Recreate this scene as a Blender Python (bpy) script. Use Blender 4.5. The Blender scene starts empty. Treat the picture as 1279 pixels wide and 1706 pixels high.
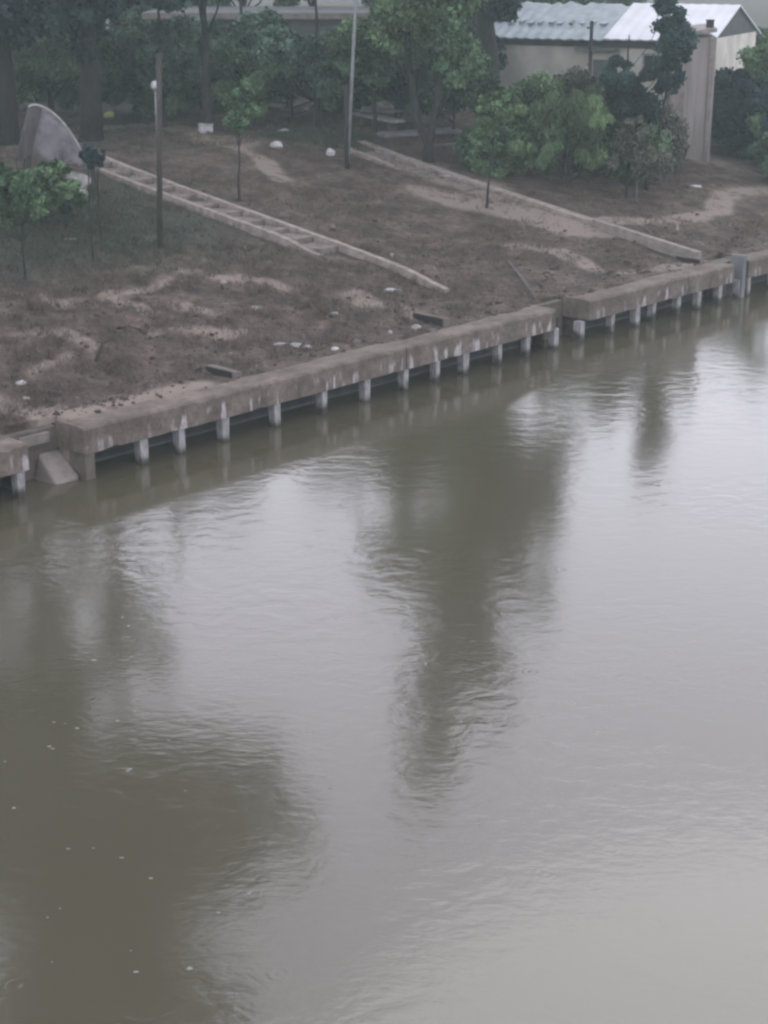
import bpy, bmesh, math, random
import numpy as np
from mathutils import Vector, Matrix, noise
random.seed(7); rng = np.random.default_rng(11)
R = math.radians
sc = bpy.context.scene
# ---------------- camera ----------------
CAM_H, PITCH, FPX = 9.0, R(18.8), 2800.0
cam = bpy.data.objects.new('camera', bpy.data.cameras.new('camera'))
sc.collection.objects.link(cam); sc.camera = cam
cam.location = (0, 0, CAM_H); cam.rotation_euler = (R(90)-PITCH, 0, 0)
cam.data.sensor_fit = 'HORIZONTAL'; cam.data.sensor_width = 36
cam.data.lens = 36*FPX/1279; cam.data.clip_end = 3000
# ---------------- sky, sun, exposure ----------------
w = bpy.data.worlds.new('World'); sc.world = w; w.use_nodes = True
nt = w.node_tree; nt.nodes.clear()
out = nt.nodes.new('ShaderNodeOutputWorld'); bg = nt.nodes.new('ShaderNodeBackground')
sky = nt.nodes.new('ShaderNodeTexSky'); sky.sky_type = 'NISHITA'; sky.sun_disc = False
sky.sun_elevation = R(48); sky.sun_rotation = R(20); sky.air_density = 1.0; sky.dust_density = 6.0; sky.ozone_density = 1.0
hs = nt.nodes.new('ShaderNodeHueSaturation'); hs.inputs['Saturation'].default_value = 0.0
mx = nt.nodes.new('ShaderNodeMix'); mx.data_type = 'RGBA'; mx.inputs[0].default_value = 0.86
mx.inputs[7].default_value = (14.6, 14.3, 16.8, 1)      # even layer of rain cloud
nt.links.new(sky.outputs[0], hs.inputs['Color']); nt.links.new(hs.outputs[0], mx.inputs[6])
wtc = nt.nodes.new('ShaderNodeTexCoord'); wsp = nt.nodes.new('ShaderNodeSeparateXYZ'); nt.links.new(wtc.outputs['Generated'], wsp.inputs[0])
wmr = nt.nodes.new('ShaderNodeMapRange'); wmr.inputs[1].default_value = .15; wmr.inputs[2].default_value = .7; wmr.inputs[3].default_value = 1.17; wmr.inputs[4].default_value = .53
nt.links.new(wsp.outputs['Z'], wmr.inputs[0]); wvm = nt.nodes.new('ShaderNodeVectorMath'); wvm.operation = 'SCALE'
nt.links.new(mx.outputs[2], wvm.inputs[0]); nt.links.new(wmr.outputs[0], wvm.inputs['Scale']); nt.links.new(wvm.outputs[0], bg.inputs['Color']); bg.inputs['Strength'].default_value = 0.15
nt.links.new(bg.outputs[0], out.inputs['Surface'])
sun = bpy.data.lights.new('sun', 'SUN'); sun.energy = 0.5; sun.angle = R(40); sun.color = (1, .97, .94)
so = bpy.data.objects.new('sun', sun); sc.collection.objects.link(so)
so.rotation_euler = (R(42), 0, R(160))
sc.view_settings.view_transform = 'Standard'; sc.view_settings.look = 'None'
sc.view_settings.exposure = 0.27; sc.view_settings.gamma = 1.0
sc.cycles.filter_width = 2.6          # soft phone lens
sc.cycles.volume_bounces = 0; sc.cycles.max_bounces = 6
sc.cycles.transparent_max_bounces = 8

# ---------------- geometry of the place ----------------
cp, sp_ = math.cos(PITCH), math.sin(PITCH)
def ray(u, v):
    a = (u-639.5)/FPX; b = (853-v)/FPX
    return Vector((a, cp + b*sp_, -sp_ + b*cp))
def P(u, v, h):                       # a photograph bearing met with the level h
    d = ray(u, v); k = (h-CAM_H)/d.z
    return Vector((d.x*k, d.y*k, h))
A0 = P(144, 801, 0); A1 = P(1230, 497, 0)
T = (A1-A0).normalized(); N = Vector((-T.y, T.x, 0))
def ts(x, y):
    d = Vector((x, y, 0))-A0; return d.dot(T), d.dot(N)
def W(t, s, z=0): return Vector((A0.x+T.x*t+N.x*s, A0.y+T.y*t+N.y*s, z))
def sstep(a, b, x):
    x = min(1, max(0, (x-a)/(b-a))); return x*x*(3-2*x)
BW = .8
def tline(u, v, h): p = P(u, v, h); return ts(p.x, p.y)[0]
t_b1 = (0.0, tline(938, 517, .95))
t_b2 = (tline(976, 500, .95), tline(1234, 442, .95))
t_b0 = (-14.0, tline(43, 737, .95))
t_b3 = (t_b2[1]+.75, t_b2[1]+26)
gaps = [(t_b0[1], t_b1[0]), (t_b1[1], t_b2[0]), (t_b2[1], t_b3[0])]
def height(t, s):
    x, y = A0.x+T.x*t+N.x*s, A0.y+T.y*t+N.y*s
    n1 = noise.noise(Vector((x*.25, y*.25, 1))); n2 = noise.noise(Vector((x*.9, y*.9, 5))); n3 = noise.noise(Vector((x*2.6, y*2.6, 9)))
    base = .93
    sl = max(0, s-2.2)
    if s < 18: base += .16*(s-.8)*.35*sstep(.8, 2.2, s) + .155*min(sl, 13.3)
    else: base += .155*13.3+.96*.35*.16*18*0 + .34
    base = .93 + .10*sstep(.8, 2.4, s) + .155*min(sl, 13.0)
    if s > 15.2: base += .004*(min(s, 120)-15.2)
    base += .22*max(0, 1-abs(s-15.2)/2.5)*.3
    amp = sstep(.6, 2.5, s)
    rub = 1+1.3*(1-sstep(8, 13, t))*(1-sstep(5, 9, s))
    base += amp*(.10*n1+.08*n2*rub+.035*n3*rub)
    if s > 40: base += (s-40)*.002
    cover = .5+.5*noise.noise(Vector((t*.33, 3, 2)))
    if s < 1.3: base += (.03+.10*(cover-.3) + .04*n2+.03*n3)*sstep(.3, .75, s)*(1-.5*sstep(.8, 1.3, s))
    if s < .62:
        base -= .5*(1-sstep(.30, .62, s + .10*n2+.1*n3))
    for a, b in gaps:
        if a-.05 < t < b+.05 and s < .95: base = -1
    return base
def HZ(x, y): t, s = ts(x, y); return height(t, s)
def G(u, v):                          # where a bearing meets the bank
    d = ray(u, v); k = 22.0
    while k < 400:
        p = Vector((0, 0, CAM_H))+d*k
        t, s = ts(p.x, p.y)
        if s > .3 and p.z <= height(t, s): break
        k += .05
    return Vector((p.x, p.y, height(*ts(p.x, p.y))))

# ---------------- materials ----------------
def mat(name, c1, c2=None, scale=4, rough=.85, bump=0, bscale=30, c3=None, spec=.3, stretch=None, pos=(.35, .65)):
    m = bpy.data.materials.new(name); m.use_nodes = True; n = m.node_tree; b = n.nodes['Principled BSDF']
    b.inputs['Roughness'].default_value = rough; b.inputs['Specular IOR Level'].default_value = spec
    tc = n.nodes.new('ShaderNodeTexCoord'); mp = n.nodes.new('ShaderNodeMapping'); n.links.new(tc.outputs['Object'], mp.inputs[0])
    if stretch: mp.inputs['Scale'].default_value = stretch
    if c2:
        no = n.nodes.new('ShaderNodeTexNoise'); no.inputs['Scale'].default_value = scale; no.inputs['Detail'].default_value = 6
        n.links.new(mp.outputs[0], no.inputs[0])
        cr = n.nodes.new('ShaderNodeValToRGB'); cr.color_ramp.elements[0].position = pos[0]; cr.color_ramp.elements[1].position = pos[1]
        cr.color_ramp.elements[0].color = (*c1, 1); cr.color_ramp.elements[1].color = (*c2, 1)
        if c3: e = cr.color_ramp.elements.new((pos[0]+pos[1])/2); e.color = (*c3, 1)
        n.links.new(no.outputs[0], cr.inputs[0]); n.links.new(cr.outputs[0], b.inputs['Base Color'])
    else: b.inputs['Base Color'].default_value = (*c1, 1)
    if bump:
        nb = n.nodes.new('ShaderNodeTexNoise'); nb.inputs['Scale'].default_value = bscale; nb.inputs['Detail'].default_value = 4
        n.links.new(mp.outputs[0], nb.inputs[0]); bu = n.nodes.new('ShaderNodeBump'); bu.inputs['Strength'].default_value = bump; bu.inputs['Distance'].default_value = .05
        n.links.new(nb.outputs[0], bu.inputs['Height']); n.links.new(bu.outputs[0], b.inputs['Normal'])
    return m
def leafmat(name, ca, cb, scale=.5):
    m = mat(name, ca, cb, scale=scale, rough=.7, spec=.2, pos=(.38, .62))
    n = m.node_tree; b = n.nodes['Principled BSDF']
    at = n.nodes.new('ShaderNodeAttribute'); at.attribute_name = 'tone'
    mul = n.nodes.new('ShaderNodeMix'); mul.data_type = 'RGBA'; mul.blend_type = 'MULTIPLY'; mul.inputs[0].default_value = 1
    src = b.inputs['Base Color'].links[0].from_socket
    n.links.new(src, mul.inputs[6]); n.links.new(at.outputs['Color'], mul.inputs[7]); n.links.new(mul.outputs[2], b.inputs['Base Color'])
    return m
M = {}
M['concrete'] = mat('concrete', (.08, .068, .057), (.14, .122, .104), 3, .8, .3, 25)
M['pale_concrete'] = mat('pale_concrete', (.16, .140, .122), (.24, .212, .188), 4, .85, .3, 25)
M['step'] = mat('step_concrete', (.12, .10, .087), (.19, .162, .143), 4, .85, .3, 25)
M['rail'] = mat('rail_concrete', (.17, .142, .122), (.29, .25, .22), 5, .85, .3, 25)
M['pile'] = mat('pile_concrete', (.20, .195, .19), (.34, .335, .335), 5, .8, .2, 25, stretch=(3, 3, 1))
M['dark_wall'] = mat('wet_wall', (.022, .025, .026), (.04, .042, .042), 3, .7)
M['black'] = mat('hollow_shade_black', (.015, .015, .016))  # flat black that paints the shade inside drain holes
M['bark'] = mat('bark', (.016, .017, .017), (.038, .037, .035), 8, .9, .5, 30, stretch=(2, 2, .5))
M['pale_bark'] = mat('pale_bark', (.09, .088, .082), (.15, .145, .135), 8, .9, .3, 30)
M['white'] = mat('white_plastic', (.32, .33, .32), (.46, .46, .45), 6, .5)
M['offwhite'] = mat('dirty_white', (.20, .19, .18), (.32, .31, .29), 8, .7)
M['clod'] = mat('mud_clod', (.03, .023, .019), (.07, .055, .046), 3)
M['rubble'] = mat('rubble', (.09, .08, .07), (.17, .15, .135), 3)
M['foam'] = mat('foam', (.14, .14, .125), (.24, .24, .22), 20, .6)
M['yellow'] = mat('yellow_plastic', (.32, .36, .12), (.42, .45, .17), 6, .6)
M['wood'] = mat('grey_wood', (.03, .028, .025), (.06, .055, .048), 6, .85, .3, 30, stretch=(4, 4, .4))
M['metal'] = mat('grey_metal', (.16, .17, .17), (.24, .25, .25), 6, .5)
M['sheet'] = mat('grey_sheet', (.05, .045, .048), (.125, .115, .122), 3.5, .55, .3, 8)
M['brown_sheet'] = mat('brown_lining', (.022, .021, .021), (.05, .046, .046), 2, .8)
M['wall'] = mat('cream_render', (.42, .42, .35), (.58, .57, .49), 1.2, .9, .1, 10)
M['wing'] = mat('pinkish_render', (.19, .175, .162), (.29, .265, .245), 1.5, .9, .1, 10, stretch=(3, 3, .3))
M['roof'] = mat('blue_grey_roof', (.15, .20, .215), (.24, .29, .305), 2.0, .5, .2, 12)
M['roofw'] = mat('white_roof', (.46, .48, .50), (.55, .57, .60), 1.0, .45)
M['gable'] = mat('dark_gable', (.06, .07, .07), (.08, .09, .09), 2)
M['glass'] = mat('dark_glass', (.03, .04, .045), rough=.15, spec=.5)
M['shed'] = mat('shed_wall', (.10, .115, .11), (.14, .15, .145), 1.5)
M['slab'] = mat('grey_slab', (.12, .13, .13), (.17, .18, .18), 3, .8, .2, 20)
M['weed'] = mat('dry_weed', (.08, .058, .045), (.16, .13, .105), 1.5, .9)
M['brush'] = mat('dry_brush', (.075, .056, .046), (.17, .135, .112), 2.5, .9)
M['grassblade'] = mat('green_blades', (.045, .06, .038), (.075, .09, .055), 1.0, .9)
M['brownlitter'] = mat('brown_scrap', (.05, .035, .03), (.08, .06, .05), 5)
M['leaf_mid'] = leafmat('leaf_mid', (.052, .098, .052), (.115, .180, .088))
M['leaf_dark'] = leafmat('leaf_dark', (.014, .032, .036), (.034, .066, .060))
M['leaf_bright'] = leafmat('leaf_bright', (.075, .125, .058), (.13, .20, .09))
M['leaf_blue'] = leafmat('leaf_blue', (.054, .102, .068), (.10, .162, .105))
M['leaf_dry'] = leafmat('leaf_dry', (.07, .075, .058), (.12, .12, .09))
def tide(m):
    n = m.node_tree; b = n.nodes['Principled BSDF']; src = b.inputs['Base Color'].links[0].from_socket
    tc = n.nodes.new('ShaderNodeTexCoord'); sx = n.nodes.new('ShaderNodeSeparateXYZ'); n.links.new(tc.outputs['Object'], sx.inputs[0])
    no = n.nodes.new('ShaderNodeTexNoise'); no.inputs['Scale'].default_value = 3; n.links.new(tc.outputs['Object'], no.inputs[0])
    ad = n.nodes.new('ShaderNodeMath'); ad.operation = 'MULTIPLY_ADD'; ad.inputs[1].default_value = -.45; n.links.new(no.outputs[0], ad.inputs[0]); n.links.new(sx.outputs['Z'], ad.inputs[2])
    mr = n.nodes.new('ShaderNodeMapRange'); mr.inputs[1].default_value = -.18; mr.inputs[2].default_value = -.02; n.links.new(ad.outputs[0], mr.inputs[0])
    mi = n.nodes.new('ShaderNodeMix'); mi.data_type = 'RGBA'; n.links.new(mr.outputs[0], mi.inputs[0]); mi.inputs[6].default_value = (.045, .043, .036, 1); n.links.new(src, mi.inputs[7]); n.links.new(mi.outputs[2], b.inputs['Base Color'])
tide(M['pile'])
# stained capping beam: pale lime runs that start under the lip
def beam_mat():
    m = mat('stained_beam', (.092, .074, .060), (.165, .138, .114), 1.8, .8, .35, 22); n = m.node_tree; b = n.nodes['Principled BSDF']
    src = b.inputs['Base Color'].links[0].from_socket
    tc = n.nodes.new('ShaderNodeTexCoord'); mp = n.nodes.new('ShaderNodeMapping'); mp.inputs['Scale'].default_value = (2.6, .01, .5)
    n.links.new(tc.outputs['Object'], mp.inputs[0])
    no = n.nodes.new('ShaderNodeTexNoise'); no.inputs['Scale'].default_value = 2.2; no.inputs['Detail'].default_value = 3; n.links.new(mp.outputs[0], no.inputs[0])
    cr = n.nodes.new('ShaderNodeValToRGB'); cr.color_ramp.elements[0].position = .56; cr.color_ramp.elements[1].position = .62; n.links.new(no.outputs[0], cr.inputs[0])
    sx = n.nodes.new('ShaderNodeSeparateXYZ'); n.links.new(tc.outputs['Object'], sx.inputs[0])
    n2 = n.nodes.new('ShaderNodeTexNoise'); n2.inputs['Scale'].default_value = 1.7; n.links.new(tc.outputs['Object'], n2.inputs[0])
    ad = n.nodes.new('ShaderNodeMath'); ad.operation = 'MULTIPLY_ADD'; ad.inputs[1].default_value = .35; n.links.new(n2.outputs[0], ad.inputs[0]); n.links.new(sx.outputs['Z'], ad.inputs[2])
    lt = n.nodes.new('ShaderNodeMapRange'); lt.inputs[1].default_value = .98; lt.inputs[2].default_value = .86; n.links.new(ad.outputs[0], lt.inputs[0])
    # long patches of the beam are clean, others streaked
    n3 = n.nodes.new('ShaderNodeTexNoise'); n3.inputs['Scale'].default_value = .32; n.links.new(tc.outputs['Object'], n3.inputs[0])
    c3 = n.nodes.new('ShaderNodeValToRGB'); c3.color_ramp.elements[0].position = .40; c3.color_ramp.elements[1].position = .5; n.links.new(n3.outputs[0], c3.inputs[0])
    mu = n.nodes.new('ShaderNodeMath'); mu.operation = 'MULTIPLY'; n.links.new(cr.outputs[0], mu.inputs[0]); n.links.new(lt.outputs[0], mu.inputs[1])
    mu2 = n.nodes.new('ShaderNodeMath'); mu2.operation = 'MULTIPLY'; n.links.new(mu.outputs[0], mu2.inputs[0]); n.links.new(c3.outputs[0], mu2.inputs[1])
    mi = n.nodes.new('ShaderNodeMix'); mi.data_type = 'RGBA'; n.links.new(mu2.outputs[0], mi.inputs[0]); n.links.new(src, mi.inputs[6]); mi.inputs[7].default_value = (.34, .32, .315, 1)
    # blotches of damp and soil spilled over the top
    n4 = n.nodes.new('ShaderNodeTexNoise'); n4.inputs['Scale'].default_value = 6; n4.inputs['Detail'].default_value = 8; n4.inputs['Roughness'].default_value = .7; n.links.new(tc.outputs['Object'], n4.inputs[0])
    c4 = n.nodes.new('ShaderNodeValToRGB'); c4.color_ramp.elements[0].position = .36; c4.color_ramp.elements[0].color = (.72, .71, .70, 1); c4.color_ramp.elements[1].position = .6; c4.color_ramp.elements[1].color = (1.15, 1.15, 1.15, 1); n.links.new(n4.outputs[0], c4.inputs[0])
    ml = n.nodes.new('ShaderNodeMix'); ml.data_type = 'RGBA'; ml.blend_type = 'MULTIPLY'; ml.inputs[0].default_value = 1; n.links.new(mi.outputs[2], ml.inputs[6]); n.links.new(c4.outputs[0], ml.inputs[7])
    n.links.new(ml.outputs[2], b.inputs['Base Color'])
    return m
M['beam'] = beam_mat()

# ---------------- helpers ----------------
def link(o, parent=None):
    sc.collection.objects.link(o)
    if parent: o.parent = parent
    return o
def tag(o, label=None, cat=None, group=None, kind=None):
    if label: o['label'] = label
    if cat: o['category'] = cat
    if group: o['group'] = group
    if kind: o['kind'] = kind
    return o
def thing(name, loc, label, cat, group=None, rz=0):
    o = bpy.data.objects.new(name, None); o.empty_display_size = .3; o.location = loc; o.rotation_euler = (0, 0, rz)
    return tag(link(o), label, cat, group)
def mesh_obj(name, verts, faces, m, parent=None, smooth=False, tone=None):
    me = bpy.data.meshes.new(name); me.from_pydata([tuple(v) for v in verts], [], faces); me.update()
    me.materials.append(m)
    if smooth: me.polygons.foreach_set('use_smooth', [True]*len(me.polygons))
    return link(bpy.data.objects.new(name, me), parent)
class MB:
    def __init__(s): s.v = []; s.f = []
    def add(s, v, f):
        k = len(s.v); s.v += [tuple(p) for p in v]; s.f += [tuple(i+k for i in q) for q in f]
    def box(s, a, b, rz=0, c=(0, 0, 0)):
        x0, y0, z0 = a; x1, y1, z1 = b
        v = [Vector(p) for p in ((x0, y0, z0), (x1, y0, z0), (x1, y1, z0), (x0, y1, z0), (x0, y0, z1), (x1, y0, z1), (x1, y1, z1), (x0, y1, z1))]
        mt = Matrix.Rotation(rz, 3, 'Z'); v = [mt @ p+Vector(c) for p in v]
        s.add(v, [(0, 3, 2, 1), (4, 5, 6, 7), (0, 1, 5, 4), (1, 2, 6, 5), (2, 3, 7, 6), (3, 0, 4, 7)])
    def hexa(s, v): s.add(v, [(0, 3, 2, 1), (4, 5, 6, 7), (0, 1, 5, 4), (1, 2, 6, 5), (2, 3, 7, 6), (3, 0, 4, 7)])
    def tube(s, pts, rad, n=7):
        k = len(s.v); pts = [Vector(p) for p in pts]
        for i, p in enumerate(pts):
            d = (pts[min(i+1, len(pts)-1)]-pts[max(i-1, 0)]).normalized()
            a = d.cross(Vector((0, 1, .1))).normalized() if abs(d.y) < .95 else d.cross(Vector((1, 0, 0))).normalized()
            b = d.cross(a); r = rad[i] if hasattr(rad, '__len__') else rad
            for j in range(n):
                an = 2*math.pi*j/n; s.v.append(tuple(p+a*r*math.cos(an)+b*r*math.sin(an)))
        for i in range(len(pts)-1):
            for j in range(n):
                j2 = (j+1) % n; s.f.append((k+i*n+j, k+i*n+j2, k+(i+1)*n+j2, k+(i+1)*n+j))
        s.f.append(tuple(k+j for j in range(n))[::-1]); s.f.append(tuple(k+(len(pts)-1)*n+j for j in range(n)))
    def build(s, name, m, parent=None, smooth=False, bevel=0):
        o = mesh_obj(name, s.v, s.f, m, parent, smooth)
        if bevel:
            b = o.modifiers.new('bevel', 'BEVEL'); b.width = bevel; b.segments = 2; b.limit_method = 'ANGLE'
        return o

# ---------------- ground ----------------
def seg_d(x, y, pl):
    best = 1e9
    for a, b in zip(pl[:-1], pl[1:]):
        dx, dy = b[0]-a[0], b[1]-a[1]; k = max(0, min(1, ((x-a[0])*dx+(y-a[1])*dy)/(dx*dx+dy*dy+1e-9)))
        best = min(best, math.hypot(x-a[0]-dx*k, y-a[1]-dy*k))
    return best
def gpoly(*uv): return [(lambda p: (p.x, p.y))(G(u, v)) for u, v in uv]
paths = [(gpoly((850, 412), (930, 420), (1000, 452)), .35), (gpoly((1040, 455), (1150, 440)), .3), (gpoly((330, 232), (430, 262), (470, 300)), .3), (gpoly((1279, 318), (1225, 320), (1200, 335), (1190, 352), (1150, 364), (1060, 370), (1010, 368)), .5),
         (gpoly((1279, 290), (1230, 275), (1150, 262), (1085, 250)), .6),
         (gpoly((560, 236), (640, 258), (735, 296), (800, 312), (860, 345), (930, 372), (990, 385)), .85),
         (gpoly((700, 318), (760, 330), (850, 352), (930, 380), (975, 385)), .8),
         (gpoly((230, 553), (330, 551), (400, 553)), .16), (gpoly((0, 560), (90, 548), (160, 572), (150, 600)), .14),
         (gpoly((300, 450), (400, 462), (470, 480)), .14), (gpoly((600, 500), (690, 525)), .35),
         (gpoly((0, 680), (120, 700), (250, 670), (330, 655)), .5),
         (gpoly((160, 215), (270, 205), (400, 240)), .7), (gpoly((560, 235), (640, 250), (735, 290)), .4),
         (gpoly((0, 480), (90, 505), (200, 490), (280, 470)), .14), (gpoly((180, 500), (240, 515)), .3), (gpoly((300, 510), (350, 525)), .25), (gpoly((60, 620), (110, 600)), .25)]
greens = [(gpoly((0, 400), (100, 400), (240, 380)), 2.6), (gpoly((0, 330), (60, 350), (200, 330)), 2.5), 
          (gpoly((470, 225), (600, 240)), 1.0), (gpoly((180, 205), (300, 195)), .8)]
def ground():
    def axis(a, b, step, lo, hi, g):
        v = list(np.arange(a, b, step)); x = b; st = step
        while x < hi: v.append(x); st *= g; x += st
        x = a-step; st = step; l = []
        while x > lo: l.append(x); st *= g; x -= st
        return l[::-1]+v
    tt = axis(-4, 27, .17, -250, 500, 1.18)
    ss = [.30, .36, .42, .48, .54, .6, .66, .72, .78, .84, .9, .96]+axis(1.05, 24, .17, 1.0, 700, 1.15)
    verts = []; pa = []; gr = []; wt = []
    for s in ss:
        for t in tt:
            z = height(t, s) if -60 < t < 120 else (.93+.155*min(max(0, s-2.2), 13))
            p = W(t, s, z); verts.append(p)
            a = b = 0
            if -8 < t < 40 and s < 40:
                jn = noise.noise(Vector((p.x*.8, p.y*.8, 7)))*.5
                for pl, wd in paths: a = max(a, 1-sstep(wd*.35, wd*1.2, seg_d(p.x, p.y, pl)+jn*.6))
                for pl, wd in greens: b = max(b, 1-sstep(wd*.5, wd*1.3, seg_d(p.x, p.y, pl)+jn*2))
            b = max(b, sstep(19, 26, s)*.9)
            pa.append(a); gr.append(b)
    n = len(tt); faces = [(i*n+j, i*n+j+1, (i+1)*n+j+1, (i+1)*n+j) for i in range(len(ss)-1) for j in range(n-1)]
    m = mat('bank_soil', (.038, .0275, .0218), (.098, .075, .061), 1.3, .95, .8, 14, pos=(.36, .66)); nn = m.node_tree; b = nn.nodes['Principled BSDF']
    def mixin(attr, c, fac):
        src = b.inputs['Base Color'].links[0].from_socket
        at = nn.nodes.new('ShaderNodeAttribute'); at.attribute_name = attr
        no = nn.nodes.new('ShaderNodeTexNoise'); no.inputs['Scale'].default_value = 1.5; no.inputs['Detail'].default_value = 9; no.inputs['Roughness'].default_value = .7
        tc = nn.nodes.new('ShaderNodeTexCoord'); nn.links.new(tc.outputs['Object'], no.inputs[0])
        mr = nn.nodes.new('ShaderNodeMapRange'); mr.inputs[1].default_value = .36; mr.inputs[2].default_value = .52; nn.links.new(no.outputs[0], mr.inputs[0])
        mu = nn.nodes.new('ShaderNodeMath'); mu.operation = 'MULTIPLY'; nn.links.new(at.outputs['Fac'], mu.inputs[0]); nn.links.new(mr.outputs[0], mu.inputs[1])
        mu2 = nn.nodes.new('ShaderNodeMath'); mu2.operation = 'MULTIPLY'; mu2.use_clamp = True; mu2.inputs[1].default_value = fac; nn.links.new(mu.outputs[0], mu2.inputs[0])
        mi = nn.nodes.new('ShaderNodeMix'); mi.data_type = 'RGBA'; nn.links.new(mu2.outputs[0], mi.inputs[0]); nn.links.new(src, mi.inputs[6]); mi.inputs[7].default_value = (*c, 1)
        nn.links.new(mi.outputs[2], b.inputs['Base Color'])
    # fine pale crumbs and dark leaf litter
    src = b.inputs['Base Color'].links[0].from_socket
    tc = nn.nodes.new('ShaderNodeTexCoord'); fn = nn.nodes.new('ShaderNodeTexNoise'); fn.inputs['Scale'].default_value = 5; fn.inputs['Detail'].default_value = 10; fn.inputs['Roughness'].default_value = .75
    nn.links.new(tc.outputs['Object'], fn.inputs[0]); cr = nn.nodes.new('ShaderNodeValToRGB')
    cr.color_ramp.elements[0].position = .35; cr.color_ramp.elements[0].color = (.38, .37, .37, 1); cr.color_ramp.elements[1].position = .68; cr.color_ramp.elements[1].color = (1.75, 1.73, 1.70, 1)
    nn.links.new(fn.outputs[0], cr.inputs[0]); ml = nn.nodes.new('ShaderNodeMix'); ml.data_type = 'RGBA'; ml.blend_type = 'MULTIPLY'; ml.inputs[0].default_value = 1
    nn.links.new(src, ml.inputs[6]); nn.links.new(cr.outputs[0], ml.inputs[7]); nn.links.new(ml.outputs[2], b.inputs['Base Color'])
    mixin('green', (.036, .050, .037), .75); mixin('path', (.195, .162, .135), 1.7)
    o = mesh_obj('ground', verts, faces, m, smooth=True); o['kind'] = 'structure'
    for nm, arr in (('path', pa), ('green', gr)):
        a = o.data.attributes.new(nm, 'FLOAT', 'POINT'); a.data.foreach_set('value', arr)
ground()
# ---------------- water ----------------
def water():
    m = bpy.data.materials.new('river_water'); m.use_nodes = True; n = m.node_tree; b = n.nodes['Principled BSDF']
    b.inputs['Base Color'].default_value = (.069, .063, .041, 1); b.inputs['Roughness'].default_value = .105; b.inputs['IOR'].default_value = 1.62
    tc = n.nodes.new('ShaderNodeTexCoord')
    def nz(scale, det, st=None, dist=0):
        mp = n.nodes.new('ShaderNodeMapping'); n.links.new(tc.outputs['Object'], mp.inputs[0])
        if st: mp.inputs['Scale'].default_value = st
        no = n.nodes.new('ShaderNodeTexNoise'); no.inputs['Scale'].default_value = scale; no.inputs['Detail'].default_value = det; no.inputs['Distortion'].default_value = dist
        n.links.new(mp.outputs[0], no.inputs[0]); return no.outputs[0]
    big = nz(.16, 2); rip = nz(2.2, 4, (1, 1.4, 1), .5); fine = nz(7, 3, (.8, 1.6, 1))
    # calm and ruffled zones
    zone = n.nodes.new('ShaderNodeValToRGB'); zone.color_ramp.elements[0].position = .42; zone.color_ramp.elements[1].position = .62; n.links.new(big, zone.inputs[0])
    b1 = n.nodes.new('ShaderNodeBump'); b1.inputs['Distance'].default_value = .024
    mr = n.nodes.new('ShaderNodeMapRange'); mr.inputs[3].default_value = .08; mr.inputs[4].default_value = .42; n.links.new(zone.outputs[0], mr.inputs[0])
    n.links.new(mr.outputs[0], b1.inputs['Strength']); n.links.new(rip, b1.inputs['Height'])
    b2 = n.nodes.new('ShaderNodeBump'); b2.inputs['Distance'].default_value = .006; b2.inputs['Strength'].default_value = .24
    n.links.new(fine, b2.inputs['Height']); n.links.new(b1.outputs[0], b2.inputs['Normal'])
    # raindrop rings
    vo = n.nodes.new('ShaderNodeTexVoronoi'); vo.inputs['Scale'].default_value = 1.3; n.links.new(tc.outputs['Object'], vo.inputs[0])
    ri = n.nodes.new('ShaderNodeMath'); ri.operation = 'MULTIPLY'; ri.inputs[1].default_value = 60; n.links.new(vo.outputs['Distance'], ri.inputs[0])
    si = n.nodes.new('ShaderNodeMath'); si.operation = 'SINE'; n.links.new(ri.outputs[0], si.inputs[0])
    fa = n.nodes.new('ShaderNodeMapRange'); fa.inputs[1].default_value = 0; fa.inputs[2].default_value = .22; fa.inputs[3].default_value = 1; fa.inputs[4].default_value = 0; n.links.new(vo.outputs['Distance'], fa.inputs[0])
    mu = n.nodes.new('ShaderNodeMath'); mu.operation = 'MULTIPLY'; n.links.new(si.outputs[0], mu.inputs[0]); n.links.new(fa.outputs[0], mu.inputs[1])
    b3 = n.nodes.new('ShaderNodeBump'); b3.inputs['Distance'].default_value = .0012; b3.inputs['Strength'].default_value = .6
    n.links.new(mu.outputs[0], b3.inputs['Height']); n.links.new(b2.outputs[0], b3.inputs['Normal'])
    n.links.new(b3.outputs[0], b.inputs['Normal'])
    v = [W(-250, .79), W(500, .79), W(500, -75), W(-250, -75)]
    o = mesh_obj('water', v, [(0, 3, 2, 1)], m); o['kind'] = 'structure'
    # near bank under and behind the viewer
    o = mesh_obj('near_bank', [W(-250, -74, -.3), W(500, -74, -.3), W(500, -90, 3), W(-250, -90, 3), W(500, -500, 3), W(-250, -500, 3)], [(0, 3, 2, 1), (3, 5, 4, 2)], bpy.data.materials['bank_soil']); o['kind'] = 'structure'
water()

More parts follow.
